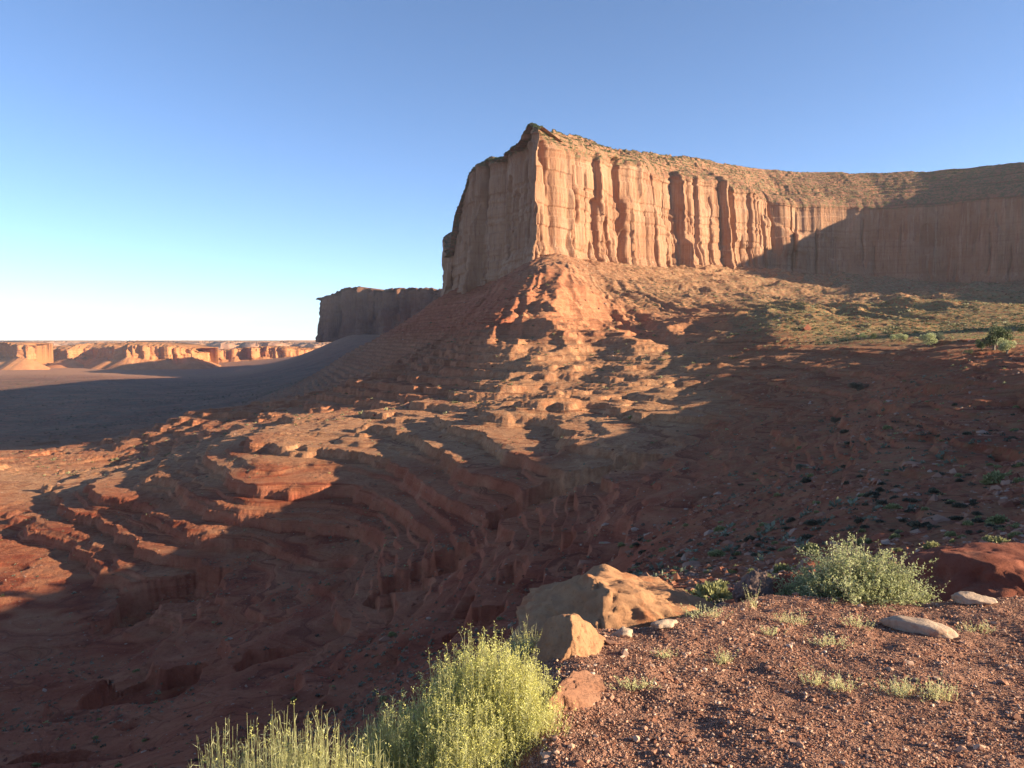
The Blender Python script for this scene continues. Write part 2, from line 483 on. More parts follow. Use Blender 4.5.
# ------------------------------------------------------------------ ground sheet (one sheet to the horizon)
az_in = np.arctan(np.linspace(-1.02 * 512, 1.02 * 512, 1150) / F)
az_r = az_in[-1] + np.cumsum(np.linspace(.002, .12, 44)); az_r = az_r[az_r < math.pi - .06]
az = np.concatenate([-az_r[::-1], az_in, az_r, [math.pi]])
az = np.concatenate([[-math.pi], az])
rr = [0.8]
while rr[-1] < 30000:
    r = rr[-1]
    k = .03 if r < 2.3 else .0032 if r < 8.5 else .012 if r < 26 else .0040 if r < 90 else .0034 if r < 1350 else .008 if r < 5000 else .03
    rr.append(r * (1 + k))
rr = np.array(rr)
A, R = np.meshgrid(az, rr, indexing='ij')
# rings follow planes of equal depth in front of the camera
S = 1 / np.cos(np.clip(A, -.62, .62))
X, Y = np.sin(A) * R * S, np.cos(A) * R * S
Z, PX, D, FLOOR, TALUS, BENCH, KN = height(X, Y, True)
veg = np.clip(BENCH * .95 + TALUS * .55 * sstep(560, 680, PX) + .25 * sstep(600, 760, PX) * (1 - TALUS), 0, 1)
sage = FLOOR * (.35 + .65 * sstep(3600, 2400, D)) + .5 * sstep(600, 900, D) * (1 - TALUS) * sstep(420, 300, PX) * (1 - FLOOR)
beds = 1 - FLOOR
tala = TALUS * sstep(8, 42, Z + 8 * perlin(X / 30, Y / 30)) * .85 * (.10 + .90 * sstep(500, 560, PX + 30 * perlin(X / 40, Y / 40, 3.)))
sunlit_from = np.interp(PX, [-60, 100, 350, 450, 600, 700], [275, 268, 238, 200, 150, 165])
sunlit_tan = .9 * FLOOR * sstep(2600, 3400, D) + sstep(-12, 40, D - sunlit_from + 45 * perlin(X / 40, Y / 40, 3.)) * sstep(760, 660, PX) * np.maximum(sstep(14, -8, Z) * (1 - .6 * sstep(330, 420, D) * sstep(520, 450, PX)), .55 * sstep(500, 540, PX) * sstep(75, 20, Z)) * (1 - FLOOR)  # tan mask laid along the sunlit band, shaded slopes left red
pale = (1 - FLOOR) * sstep(90, 260, D)
beds = beds * (.35 + .65 * sstep(60, 250, D))
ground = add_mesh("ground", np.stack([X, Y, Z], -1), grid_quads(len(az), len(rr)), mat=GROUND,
                  attrs=dict(talus=tala, tan=sunlit_tan, veg=veg, sage=sage, beds=beds, pale=pale, knoll=KN.astype(float)))
tag(ground, "red desert earth stepping down from the gravel knoll to the valley floor", "ground", kind="structure")


# ------------------------------------------------------------------ mesas
def panels(q, seed, lo, hi, a, length):
    """flat rock panels meeting at sharp vertical joints, now and then a clean step"""
    rs_ = np.random.RandomState(seed * 13 + 5); k, v, p, y_ = [], [], -20.0, 0.0
    while p < length + 60:
        y_ = .35 * y_ + a * rs_.normal(); k.append(p); v.append(y_)
        if rs_.rand() < .45:
            p += max(.9, a * .30); y_ += a * rs_.normal() * 1.1; k.append(p); v.append(y_)
        p += rs_.uniform(lo, hi)
    return np.interp(q, k, v)


def mesa(name, pts, ds, dz, seed, amp=1.0, capterr=7.0, alcoves=0, cracks=0, back=60.0, cap_rows=50, skirt=0.0, mat=CLIFF):
    """pts: (x, y, base z, rim z, skyline z, cap depth, inward x, inward y, step factor)"""
    P = np.array([p if len(p) == 10 else tuple(p) + (1.0,) for p in pts], float)
    seg = np.hypot(*np.diff(P[:, :2], axis=0).T)
    L = np.concatenate([[0], np.cumsum(seg)])
    s = [0.0]
    while s[-1] < L[-1]:
        s.append(s[-1] + ds * np.interp(s[-1], L, P[:, 8]))
    s = np.array(s)
    Q = np.stack([np.interp(s, L, P[:, k]) for k in range(8)], 1)
    amp0 = amp; amp = amp * np.interp(s, L, P[:, 9])[:, None]
    kr = max(1, int(8 / ds))
    ker = np.hanning(2 * kr + 3)[1:-1]; ker /= ker.sum()
    for k in (0, 1, 6, 7):
        Q[:, k] = np.convolve(np.pad(Q[:, k], kr, mode='edge'), ker, 'valid')
    tx, ty = np.gradient(Q[:, 0]), np.gradient(Q[:, 1])
    ln = np.hypot(tx, ty); nx, ny = ty / ln, -tx / ln            # outward = right of travel
    inn = np.hypot(Q[:, 6], Q[:, 7]); ix, iy = Q[:, 6] / inn, Q[:, 7] / inn
    rs = np.random.RandomState(seed)
    hmax = (Q[:, 3] - Q[:, 2]).max() + 25
    nz = int(hmax / dz)
    t = np.linspace(0, 1, nz)[None, :]
    s2 = s[:, None]
    zb = Q[:, 2:3] - 22
    rim = Q[:, 3:4] + amp * (4 * perlin(s2 / 45, seed) + 2.5 * perlin(s2 / 13, seed + .5))
    z = zb + (rim - zb) * t
    o = seed * 3.7
    sw = s2 + 2.5 * perlin(z / 70, o) + 1.2 * perlin(z / 22, o + 4)
    big_ = panels(sw, seed + 1, 22, 62, 9.5, L[-1])
    hz0 = (z - Q[:, 2:3]) / (rim - Q[:, 2:3])
    b1 = .68 + panels(sw, seed + 6, 14, 50, .13, L[-1]); b2 = .34 + panels(sw, seed + 7, 14, 50, .13, L[-1])
    w1 = sstep(-.03, .05, hz0 - b1); w2 = sstep(-.03, .05, hz0 - b2)
    med = panels(sw, seed + 2, 5, 24, 2.6, L[-1]) * (1 - w2) + (panels(sw, seed + 2, 5, 24, 2.6, L[-1]) * .2 + panels(sw, seed + 3, 6, 30, 2.8, L[-1])) * w2 * (1 - w1) + (panels(sw, seed + 3, 6, 30, 2.0, L[-1]) * .2 + panels(sw, seed + 4, 5, 22, 2.8, L[-1]) - 2) * w1
    Dp = amp * (9 * perlin(s2 / 130 + o, z / 700) + big_ + med + panels(sw, seed + 5, 2, 8, .7, L[-1]) + .3 * perlin(s2 / 4, z / 9, o) - 3)
    # slabs that spalled off, leaving arched recesses
    for _ in range(alcoves):
        c = rs.uniform(0, L[-1]); zc = np.interp(c, L, P[:, 2]) + rs.uniform(-.05, .62) * np.interp(c, L, P[:, 3] - P[:, 2])
        w = rs.uniform(4, 15); h = w * rs.uniform(1.8, 4.5); dep = rs.uniform(.3, .6) * w * amp
        q = np.abs((s2 - c - 1.5 * perlin(z / 14, c)) / w) ** 2.2 + np.abs(np.maximum(z - zc, 0) / h) ** 2.4 + np.abs(np.minimum(z - zc, 0) / (h * 1.2)) ** 3
        Dp = Dp - dep * sstep(1.12, .86, q)
    for _ in range(cracks):
        c = rs.uniform(0, L[-1]); z0 = np.interp(c, L, P[:, 2]) + rs.uniform(-.2, .8) * np.interp(c, L, P[:, 3] - P[:, 2])
        h = rs.uniform(15, 70); w = rs.uniform(.9, 2.6); dep = rs.uniform(4, 12) * amp
        cc = c + 3.5 * perlin(z / 30, c) + (z - z0) * rs.uniform(-.08, .08)
        Dp = Dp - dep * np.exp(-((s2 - cc) / w) ** 2) * sstep(1.1, .8, np.abs(z - z0) / h)
    Dp = Dp - amp * 1.3 * sstep(.55, .8, perlin(z / 11 + .5 * perlin(s2 / 80, 2.), o + perlin(s2 / 120, 6.)) + .5)
    # beds near the foot and rim
    hz = (z - Q[:, 2:3]) / (rim - Q[:, 2:3])
    lay = np.floor(z / 4.5 + .4 * perlin(s2 / 60, 1.)) ; lay = perlin(lay * .73, o)
    Dp = Dp + amp * 2.6 * lay * (sstep(.16, .02, hz) + sstep(.88, .98, hz)) + 6 * sstep(.14, -.05, hz)
    Dp = Dp - .05 * (z - Q[:, 2:3])
    sk = skirt * np.clip(.48 + .12 * perlin(s2 / 90, o) - hz, 0, 1) ** 1.0 / .48
    Dp = Dp * (1 - .8 * (sk > 0)) + sk + (sk > 0) * 5 * ridged(s2 / 30, o)
    x = Q[:, 0:1] + nx[:, None] * Dp; y = Q[:, 1:2] + ny[:, None] * Dp
    # cap slope
    tc = np.linspace(0, 1, cap_rows)[None, 1:]
    zs = Q[:, 4:5] + amp * (2.5 * perlin(s2 / 35, seed + 2.) + 1.5 * perlin(s2 / 9, seed + 4.))
    zc = rim + (zs - rim) * tc ** .8
    off = Q[:, 5:6] * tc
    rx = Q[:, 0:1] - nx[:, None] * 8; ry = Q[:, 1:2] - ny[:, None] * 8
    bl = sstep(0, .3, tc)
    cx = x[:, -1:] * (1 - bl) + rx * bl + ix[:, None] * off; cy = y[:, -1:] * (1 - bl) + ry * bl + iy[:, None] * off
    g = 4.5 * perlin(cx / 60, cy / 60, o) + 3.0 * ridged(cx / 26, cy / 26, o) + 1.4 * perlin(cx / 8, cy / 8, o) + .8 * perlin(cx / 3, cy / 3, o)
    zc2 = zc + g * amp * np.sin(np.pi * tc) ** .5
    zc2 = zc2 + (terrace(zc2, capterr, .5 * perlin(cx / 60, cy / 60), .8, .75) - zc2) * (.25 + .7 * sstep(-.3, .4, perlin(cx / 45, cy / 45, 7.)))
    zc2 = np.minimum(zc2, np.maximum(zs, rim) + 1.2)
    bx = cx[:, -1:] + ix[:, None] * np.array([[8, back * .4, back, back + 2]]); by = cy[:, -1:] + iy[:, None] * np.array([[8, back * .4, back, back + 2]])
    bz = zc2[:, -1:] + np.array([[0, -1, -2, -120]])
    XX = np.concatenate([x, cx, bx], 1); YY = np.concatenate([y, cy, by], 1); ZZ = np.concatenate([z, zc2, bz], 1)
    cap = np.concatenate([np.broadcast_to(sstep(.97, 1.0, t), x.shape), np.ones_like(cx), np.ones_like(bx)], 1)
    ob = add_mesh(name, np.stack([XX, YY, ZZ], -1), grid_quads(*XX.shape), mat=mat, attrs=dict(cap=cap))
    return ob, (cx, cy, zc2)


def mp(px, d, base, rim, skyl, off, inx, iny, f=1.0, rg=1.0, dz_r=0, dz_s=0):
    x, y, _ = at(px, 340, d)
    o = off
    d2 = d + off * iny / math.hypot(inx, iny)
    return (x, y, at(px, base, d)[2], at(px, rim, d)[2] + dz_r, at(px, skyl, d2)[2] + dz_s, o, inx, iny, f, rg)


SHADOW_WING = [  # unseen wing added east of view, rim heights shaped to cast the valley's shadows: x, y, rim height, inward direction
    (900, 1205, 288, .4, 1), (960, 1175, 306, .4, 1), (1010, 1130, 314, .7, 1), (1020, 1060, 308, 1, .3), (1010, 960, 288, 1, .1), (1000, 860, 248), (1000, 720, 226), (1000, 500, 208), (1000, 400, 203),
    (1000, 290, 206), (1000, 222, 216), (1000, 205, 250), (1000, 176, 250), (1000, 160, 238), (1000, 30, 238), (1000, 15, 248), (1000, -25, 251), (1000, -38, 257), (1000, -66, 265),
    (1000, -97, 270), (1000, -140, 277), (1000, -200, 277), (1000, -300, 270), (1000, -600, 260)]
main = [
    (-60, 3000, 60, 230, 238, 40, 1, 0, 12), (-150, 2400, 60, 230, 238, 40, 1, 0, 8), (-80, 1300, 40, 225, 232, 40, 1, .1, 3),
    mp(437, 1130, 300, 258, 256, 10, 1, .3), mp(443, 1120, 299, 252, 250, 10, 1, .3), mp(448, 1112, 297, 216, 214, 12, 1, .3), mp(455, 1100, 294, 194, 191, 14, 1, .3),
    mp(461, 1080, 290, 172, 167, 20, 1, .5), mp(476, 1020, 280, 164, 160, 20, 1, .6), mp(494, 960, 270, 155, 152, 20, 1, .6), mp(506, 925, 262, 147, 144, 14, .8, .8),
    mp(512, 900, 258, 138, 134, 14, .7, 1), mp(521, 875, 254, 128, 125, 12, .6, 1), mp(533, 845, 251, 128, 124, 14, .4, 1),
    mp(541, 850, 254, 134, 126, 30, .1, 1), mp(562, 890, 261, 148, 130, 55, 0, 1), mp(587, 935, 266, 157, 134, 70, 0, 1), mp(612, 985, 264, 159, 144, 60, -.1, 1),
    mp(640, 1040, 268, 164, 149, 60, -.1, 1), mp(665, 1100, 274, 178, 151, 80, -.1, 1), mp(697, 1180, 270, 179, 155, 80, -.1, 1), mp(725, 1240, 269, 188, 158, 95, -.1, 1),
    mp(760, 1300, 275, 200, 165, 110, 0, 1), mp(785, 1325, 279, 207, 168, 120, 0, 1), mp(835, 1330, 281, 206, 171, 130, .05, 1, 1, .45), mp(890, 1315, 281, 207, 171, 130, .1, 1, 1, .3),
    mp(938, 1290, 283, 203, 170, 120, .15, 1, 1, .3), mp(985, 1250, 283, 197, 166, 110, .3, 1, 1, .3), mp(1024, 1215, 283, 196, 161, 100, .5, 1, 1, .35)]
for (x_, y_, rz_, *in_) in SHADOW_WING:
    ix_, iy_ = in_ or (1, .1)
    main.append((x_, y_, 40, rz_, rz_ + 4, 30, ix_, iy_, 2.5, .35))
ms, capgrid = mesa("mesa", main, 1.15, 1.25, 11, amp=1.0, alcoves=60, cracks=240, cap_rows=70, back=170)
tag(ms, "huge sunlit red sandstone mesa with fluted cliff filling the right skyline", "mesa", kind="structure")

sec = [mp(330, 4300, 338, 300, 299, 8, .5, 1, 3), mp(314, 3850, 338, 300, 299, 6, 1, .5), mp(330, 3740, 337, 296, 294, 12, .5, 1), mp(343, 3650, 335, 289, 288, 20, .4, 1), mp(357, 3560, 333, 288, 287, 20, .4, 1),
       mp(370, 3480, 331, 290, 289, 30, .4, 1), mp(380, 3460, 330, 293, 291, 30, 0, 1), mp(384, 3360, 330, 291, 289, 30, .3, 1), mp(398, 3280, 326, 290, 288, 30, .3, 1),
       mp(412, 3260, 322, 290, 288, 30, .3, 1), mp(440, 3100, 315, 290, 289, 30, .3, 1), mp(480, 2900, 315, 290, 289, 30, .3, 1)]
m2, _ = mesa("mesa", sec, 4.0, 4.0, 5, amp=2.2, alcoves=10, cracks=60, cap_rows=10, back=500, mat=CLIFF_SHADED)
tag(m2, "shaded purple-brown mesa in the middle distance left of the great mesa", "mesa", kind="structure")

far1 = [mp(-120, 4700, 372, 343, 342, 60, 0, 1), mp(-10, 4350, 371, 343, 342, 40, 0, 1), mp(8, 4300, 371, 344, 343, 60, 0, 1), mp(26, 4250, 371, 346, 345, 40, -.5, 1), mp(28, 4500, 370, 348, 347, 40, -1, .2), mp(22, 5300, 369, 348, 347, 40, -1, 0)]
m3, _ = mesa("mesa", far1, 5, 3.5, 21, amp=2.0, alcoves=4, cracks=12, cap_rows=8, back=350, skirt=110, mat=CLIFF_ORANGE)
tag(m3, "dark shaded butte at the left edge of the far valley", "mesa", kind="structure")
far2 = [mp(38, 6000, 368, 347, 346, 40, 1, 0), mp(31, 5000, 369, 349, 347, 40, 1, .5), mp(31, 4850, 369, 349, 346, 60, 0, 1), mp(45, 4850, 369, 350, 347, 60, 0, 1), mp(68, 4800, 368.5, 349, 344, 120, 0, 1), mp(84, 4950, 368, 349, 343, 160, 0, 1), mp(104, 4900, 368, 348, 343, 200, 0, 1), mp(110, 4680, 369, 347, 343, 200, 0, 1), mp(125, 4600, 370, 345, 342, 200, 0, 1), mp(148, 4630, 370, 346, 343, 200, 0, 1),
        mp(170, 4700, 370, 347, 345, 150, 0, 1), mp(193, 4780, 369.5, 350, 348, 80, 0, 1), mp(202, 4880, 369, 353, 352, 40, -1, 1), mp(206, 5000, 369, 353, 352, 40, -1, .2), mp(202, 6000, 368, 352, 351, 40, -1, 0)]
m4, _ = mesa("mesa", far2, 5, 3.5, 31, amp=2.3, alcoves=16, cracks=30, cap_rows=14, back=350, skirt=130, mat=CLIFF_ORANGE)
tag(m4, "broad orange sunlit mesa across the far left of the valley", "mesa", kind="structure")
far3 = [mp(205, 7000, 363, 350, 349, 40, 1, 0), mp(192, 5900, 366, 351, 350, 40, 1, .3), mp(197, 5700, 366, 351, 350, 60, 0, 1), mp(215, 5750, 366, 352, 350, 60, 0, 1), mp(236, 5780, 366, 349, 348, 60, 0, 1), mp(258, 5800, 367, 348, 346.5, 90, 0, 1), mp(285, 5850, 367, 348, 346.5, 90, 0, 1),
        mp(300, 5950, 366, 350, 348, 90, -.3, 1), mp(320, 6300, 365, 350, 348, 90, -1, .5), mp(322, 7300, 362, 349, 348, 90, -1, 0)]
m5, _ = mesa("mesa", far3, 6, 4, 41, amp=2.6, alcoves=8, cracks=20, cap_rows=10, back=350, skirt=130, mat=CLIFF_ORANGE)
tag(m5, "small hazy orange mesa between the broad far mesa and the shaded one", "mesa", kind="structure")
rng = np.random.RandomState(4)
plat = []
for k, px_ in enumerate(np.linspace(-300, 420, 70)):
    d_ = 9500 + rng.uniform(-900, 900)
    tp = 341.0 + rng.uniform(-.6, 1.4) + (1.2 if 60 < px_ < 68 else 0)
    plat.append(mp(px_, d_, 360, tp + 3, tp, 500, 0, 1))
m6, _ = mesa("mesa", plat, 14, 5, 51, amp=5.0, alcoves=10, cracks=30, cap_rows=14, back=3000)
tag(m6, "long pale plateau forming the distant horizon", "plateau", kind="structure")

# ------------------------------------------------------------------ desert air
bx = np.array([(sx, sy, sz) for sx in (-14000, 9000) for sy in (-900, 31000) for sz in (-900, 620)], float)
HZ = Mat("desert_air")
HZ.t.nodes.remove(HZ.b)
vol = HZ.n("VolumePrincipled")
vol.inputs["Color"].default_value = (.86, .90, 1.0, 1)
vol.inputs["Density"].default_value = 2.6e-5
vol.inputs["Anisotropy"].default_value = 0.2
HZ.t.links.new(vol.outputs[0], HZ.t.nodes["Material Output"].inputs["Volume"])
hz = add_mesh("haze", bx, [(0, 1, 3, 2), (4, 6, 7, 5), (0, 4, 5, 1), (2, 3, 7, 6), (0, 2, 6, 4), (1, 5, 7, 3)], mat=HZ.m, smooth=False)
tag(hz, "thin bluish desert air", "haze", kind="stuff")

# ------------------------------------------------------------------ rocks
import bmesh


def ico(sub):
    bm = bmesh.new(); bmesh.ops.create_icosphere(bm, subdivisions=sub, radius=1.0)
    V = np.array([v.co[:] for v in bm.verts]); T = np.array([[v.index for v in f.verts] for f in bm.faces])
    bm.free(); return V, T


ICO = {k: ico(k) for k in (1, 2, 3, 4, 6)}


def rock_shape(sub, seed, size=(1, 1, 1), cuts=9, planes=(), bump=.10, fine=.02, layers=0.0):
    V, T = ICO[sub]; V = V.copy(); rs = np.random.RandomState(seed)
    V *= 1 + .22 * fbm(V[:, 0:1] * 1.1 + seed, V[:, 1:2] * 1.1, V[:, 2:3] * 1.1, 3)
    pl = list(planes)
    for _ in range(cuts):
        n = rs.normal(size=3); n /= np.linalg.norm(n); pl.append((*n, rs.uniform(.62, .9)))
    for a, b, c, h in pl:
        n = np.array([a, b, c], float); n /= np.linalg.norm(n)
        e = V @ n - h
        V -= np.maximum(e, 0)[:, None] * n * .93
    N = V / np.linalg.norm(V, axis=1)[:, None]
    q = V * np.array(size) / max(size) * 2
    if sub >= 3:
        V += N * (bump * fbm(q[:, 0:1] * 1.6 + seed, q[:, 1:2] * 1.6, q[:, 2:3] * 1.6, 4) + fine * fbm(q[:, 0:1] * 9, q[:, 1:2] * 9 + seed, q[:, 2:3] * 9, 4))
        r = ridged(q[:, 0] * 1.5 + seed, q[:, 1] * 1.5, q[:, 2] * 1.5)
        V -= N * (bump * .5 * sstep(.86, 1.0, r))[:, None]
    if layers:
        V += N * (layers * perlin(q[:, 2] * 7 + .6 * perlin(q[:, 0], q[:, 1]), seed))[:, None]
    return V * np.array(size), T


def rotz(V, a, tilt=0.0):
    ca, sa = math.cos(a), math.sin(a); ct, st = math.cos(tilt), math.sin(tilt)
    V = V @ np.array([[ct, 0, -st], [0, 1, 0], [st, 0, ct]])
    return V @ np.array([[ca, sa, 0], [-sa, ca, 0], [0, 0, 1]])


def mat_rock(name, lo, hi, stain, sc=1.0):
    M = Mat(name, .9)
    p = M.opos()
    c = M.ramp(M.noise(p, 3.0 * sc, 8, .65), (.3, lo), (.7, hi))
    c = M.mix(M.ramp(M.noise(p, 2.0 * sc, 6, .7, .6), (.52, 0.0), (.64, .75)), c, stain)
    c = M.mix(M.ramp(M.noise(p, 45 * sc, 4, .7), (.58, 0.0), (.7, .55)), c, tuple(v * .45 for v in lo))
    n = M.bump(M.noise(p, 9 * sc, 9, .75), .55, .05 / sc)
    return M.done(c, n)


TAN_ROCK = mat_rock("tan_sandstone", (.32, .155, .080), (.46, .255, .135), (.36, .13, .06))
PALE_ROCK = mat_rock("pale_sandstone", (.36, .25, .18), (.52, .38, .27), (.34, .17, .10), 2)
RED_ROCK = mat_rock("red_sandstone", (.24, .068, .036), (.34, .115, .062), (.30, .15, .09))
TAN_DARK = mat_rock("brown_sandstone", (.24, .11, .065), (.33, .17, .105), (.26, .10, .06))
DARK_RED = mat_rock("dark_red_sandstone", (.18, .056, .034), (.25, .088, .055), (.24, .11, .07))
GREY_ROCK = mat_rock("grey_stone", (.13, .085, .07), (.23, .155, .125), (.20, .10, .07), 2)
LITTER = mat_rock("stone_litter", (.24, .12, .08), (.40, .24, .16), (.30, .11, .06), .5)


def boulder(name, label, px, row, depth, size, mat, seed, rot=0, tilt=0, dz=0, sub=6, cat="boulder", **kw):
    V, T = rock_shape(sub, seed, size, **kw)
    V = rotz(V, rot, tilt)
    o = add_mesh(name, V, tris=T, mat=mat)
    p_ = at(px, row, depth)
    if dz: p_[2] = float(height(p_[:1], p_[1:2])[0]) + dz * size[2]
    o.location = p_
    return tag(o, label, cat)


boulder("boulder", "large sunlit tan boulder with long sloping back on the left brow of the gravel", 627, 641, 6.5, (1.04, .76, .64), TAN_ROCK, 3, .08, .0,
        cuts=1, bump=.07, fine=.03, layers=.012, planes=[(.45, 0, .85, .66), (-.75, -.3, .6, .80), (.1, -.8, .6, .84)])
boulder("boulder", "smooth pointed tan boulder half in shade, in front of the large sunlit boulder", 576, 662, 4.85, (.29, .25, .27), TAN_ROCK, 12, -.15, .0,
        cuts=1, bump=.06, fine=.015, planes=[(.75, -.25, .60, .56), (-.55, -.5, .62, .78), (.1, -.95, .2, .84)])
boulder("boulder", "long low red slab edge poking out of the gravel below the pointed boulder", 582, 703, 4.1, (.36, .12, .20), TAN_DARK, 21, 1.05, .25,
        cuts=6, bump=.06, planes=[(0, -.3, 1, .5)])
boulder("boulder", "smooth rounded dark red boulder at the right edge beside the green shrub", 1002, 613, 8.9, (1.3, .95, .90), DARK_RED, 8, .1, 0,
        cuts=1, bump=.05, fine=.006, layers=.012, planes=[(0, 0, 1, .80), (-.7, -.3, .5, .85)])
boulder("flat_stone", "flat cream stone lying on the gravel in front of the green shrub", 915, 636, 5.35, (.25, .10, .06), PALE_ROCK, 33, -.55, .08, dz=.35, cat="stone", cuts=7, bump=.08, sub=4)
boulder("flat_stone", "small pale stone on the gravel near the dark red boulder", 972, 621, 5.95, (.16, .08, .05), PALE_ROCK, 34, -.3, 0, dz=.4, cat="stone", cuts=7, sub=4)
boulder("boulder", "grey-maroon rough boulder at the left foot of the green shrub", 752, 606, 6.55, (.21, .17, .22), GREY_ROCK, 41, .3, 0, dz=.55, cuts=7, bump=.12, sub=6)
boulder("boulder", "low dark red rock behind the left side of the green shrub", 780, 604, 7.1, (.34, .28, .34), DARK_RED, 44, .2, 0, cuts=7, bump=.1, sub=6)
boulder("stone", "small round pale grey stone between the large sunlit boulder and the green shrub", 704, 610, 6.2, (.075, .07, .085), GREY_ROCK, 51, 0, 0, dz=.8, cat="stone", cuts=2, sub=4)
boulder("stone", "flat grey stone just left of the grey-maroon boulder", 724, 614, 6.35, (.13, .10, .06), GREY_ROCK, 52, .4, 0, dz=.7, cat="stone", cuts=6, sub=4)
boulder("stone", "flat pinkish stone tucked against the foot of the large sunlit boulder", 664, 622, 5.3, (.12, .06, .035), PALE_ROCK, 53, .3, 0, dz=.5, cat="stone", cuts=6, sub=4)
boulder("stone", "small pink stone wedged between the two tan boulders", 622, 634, 5.15, (.07, .05, .045), PALE_ROCK, 54, .1, 0, dz=.5, cat="stone", cuts=6, sub=4)

# pebbles of the knoll
rs = np.random.RandomState(99)
NP_ = 72000
pd = 2.35 * np.exp(rs.uniform(0, math.log(7.6 / 2.35), NP_ * 2))
pxp = rs.uniform(520, 1050, NP_ * 2)
gx_ = (pxp - 512) / F * pd
gz, _, _, _, _, _, kn_ = height(gx_, pd, True)
ok = kn_ & (gz / pd > -.64)
gx_, gy_, gz = gx_[ok][:NP_], pd[ok][:NP_], gz[ok][:NP_]
sz_ = np.clip(0.0027 * np.exp(rs.normal(0, .62, len(gx_))), .002, .026) * (gy_ / 4) ** .35
clump = perlin(gx_ * 3, gy_ * 3) > -.25
sz_ = np.where(clump, sz_, sz_ * .7)
V1, T1 = ICO[1]


def scatter_mesh(name, V1, T1, P, S, mat, seed, quads=False, jitter=.28, tint=None, squash=(1, 1, .7)):
    rs = np.random.RandomState(seed); n = len(P)
    a = rs.uniform(0, 6.28, n); ca, sa = np.cos(a), np.sin(a)
    if quads or jitter == 0:
        W = np.broadcast_to(V1, (n,) + V1.shape).copy()
    else:
        W = V1[None] * (1 + jitter * rs.normal(size=(n, len(V1), 1)))
    W = W * (np.array(squash) * rs.uniform(.7, 1.3, (n, 1, 3)))
    X_ = W[..., 0] * ca[:, None] - W[..., 1] * sa[:, None]; Y_ = W[..., 0] * sa[:, None] + W[..., 1] * ca[:, None]
    W = np.stack([X_, Y_, W[..., 2]], -1) * S[:, None, None] + P[:, None]
    I = (T1[None] + (np.arange(n) * len(V1))[:, None, None]).reshape(-1, T1.shape[1])
    tv = np.repeat(rs.uniform(0, 1, n) if tint is None else tint, len(V1))
    kw = dict(quads=I) if T1.shape[1] == 4 else dict(tris=I)
    return add_mesh(name, W.reshape(-1, 3), mat=mat, smooth=False, attrs=dict(tint=tv), **kw)


def mat_tint(name, *stops, rough=.9, extra=None):
    M = Mat(name, rough)
    c = M.ramp(M.attr("tint"), *stops)
    if extra: c = M.mix(M.ramp(M.noise(M.pos(), extra[0], 4, .7), (.4, 0.0), (.65, extra[2])), c, extra[1])
    return M.done(c)


GRAVEL = mat_tint("red_gravel", (0, (.17, .07, .045)), (.35, (.30, .145, .092)), (.7, (.44, .25, .165)), (.95, (.54, .35, .24)), (1.0, (.58, .44, .34)))
g_ = scatter_mesh("gravel", V1, T1, np.stack([gx_, gy_, gz + sz_ * .25], 1), sz_, GRAVEL, 5)
tag(g_, "loose red-brown gravel covering the knoll top", "gravel", kind="stuff")


# ------------------------------------------------------------------ plants
def tubes(P, r, sides=3):
    """P (N, K, 3) centre lines, r (N, K) radii -> vertices, quads"""
    N, K, _ = P.shape
    t = np.gradient(P, axis=1); t /= np.linalg.norm(t, axis=2)[..., None] + 1e-9
    up = np.where(np.abs(t[..., 2:3]) > .9, np.array([1., 0, 0]), np.array([0, 0, 1.]))
    a = np.cross(t, up); a /= np.linalg.norm(a, axis=2)[..., None] + 1e-9
    b = np.cross(t, a)
    th = np.arange(sides) * 2 * math.pi / sides
    V = P[:, :, None] + r[:, :, None, None] * (a[:, :, None] * np.cos(th)[None, None, :, None] + b[:, :, None] * np.sin(th)[None, None, :, None])
    idx = np.arange(N * K * sides).reshape(N, K, sides)
    q = np.stack([idx[:, :-1], idx[:, 1:], np.roll(idx, -1, 2)[:, 1:], np.roll(idx, -1, 2)[:, :-1]], -1).reshape(-1, 4)
    return V.reshape(-1, 3), q


def leaves(P, L, Wd, rs, up=.35, dirs=None):
    n = len(P)
    d = rs.normal(size=(n, 3)) if dirs is None else dirs + .5 * rs.normal(size=(n, 3))
    d[:, 2] += up; d /= np.linalg.norm(d, axis=1)[:, None]
    s = np.cross(d, rs.normal(size=(n, 3))); s /= np.linalg.norm(s, axis=1)[:, None]
    L = L[:, None]; Wd = Wd[:, None]
    V = np.stack([P, P + d * L * .5 + s * Wd, P + d * L, P + d * L * .5 - s * Wd], 1)
    return V.reshape(-1, 3), np.arange(4 * n).reshape(-1, 4)


def mat_leaf(name, *stops, trans=.35):
    m = bpy.data.materials.new(name); m.use_nodes = True; t = m.node_tree
    b = t.nodes["Principled BSDF"]; b.inputs["Roughness"].default_value = .6; b.inputs["Specular IOR Level"].default_value = .25
    a = t.nodes.new("ShaderNodeAttribute"); a.attribute_name = "tint"
    r = t.nodes.new("ShaderNodeValToRGB"); t.links.new(a.outputs["Fac"], r.inputs[0])
    el = r.color_ramp.elements
    while len(el) < len(stops): el.new(.5)
    for e, (p_, c_) in zip(el, stops): e.position = p_; e.color = (*c_, 1)
    t.links.new(r.outputs[0], b.inputs["Base Color"])
    tr = t.nodes.new("ShaderNodeBsdfTranslucent"); t.links.new(r.outputs[0], tr.inputs[0])
    mx = t.nodes.new("ShaderNodeMixShader"); mx.inputs[0].default_value = trans
    t.links.new(b.outputs[0], mx.inputs[1]); t.links.new(tr.outputs[0], mx.inputs[2])
    t.links.new(mx.outputs[0], t.nodes["Material Output"].inputs[0])
    return m


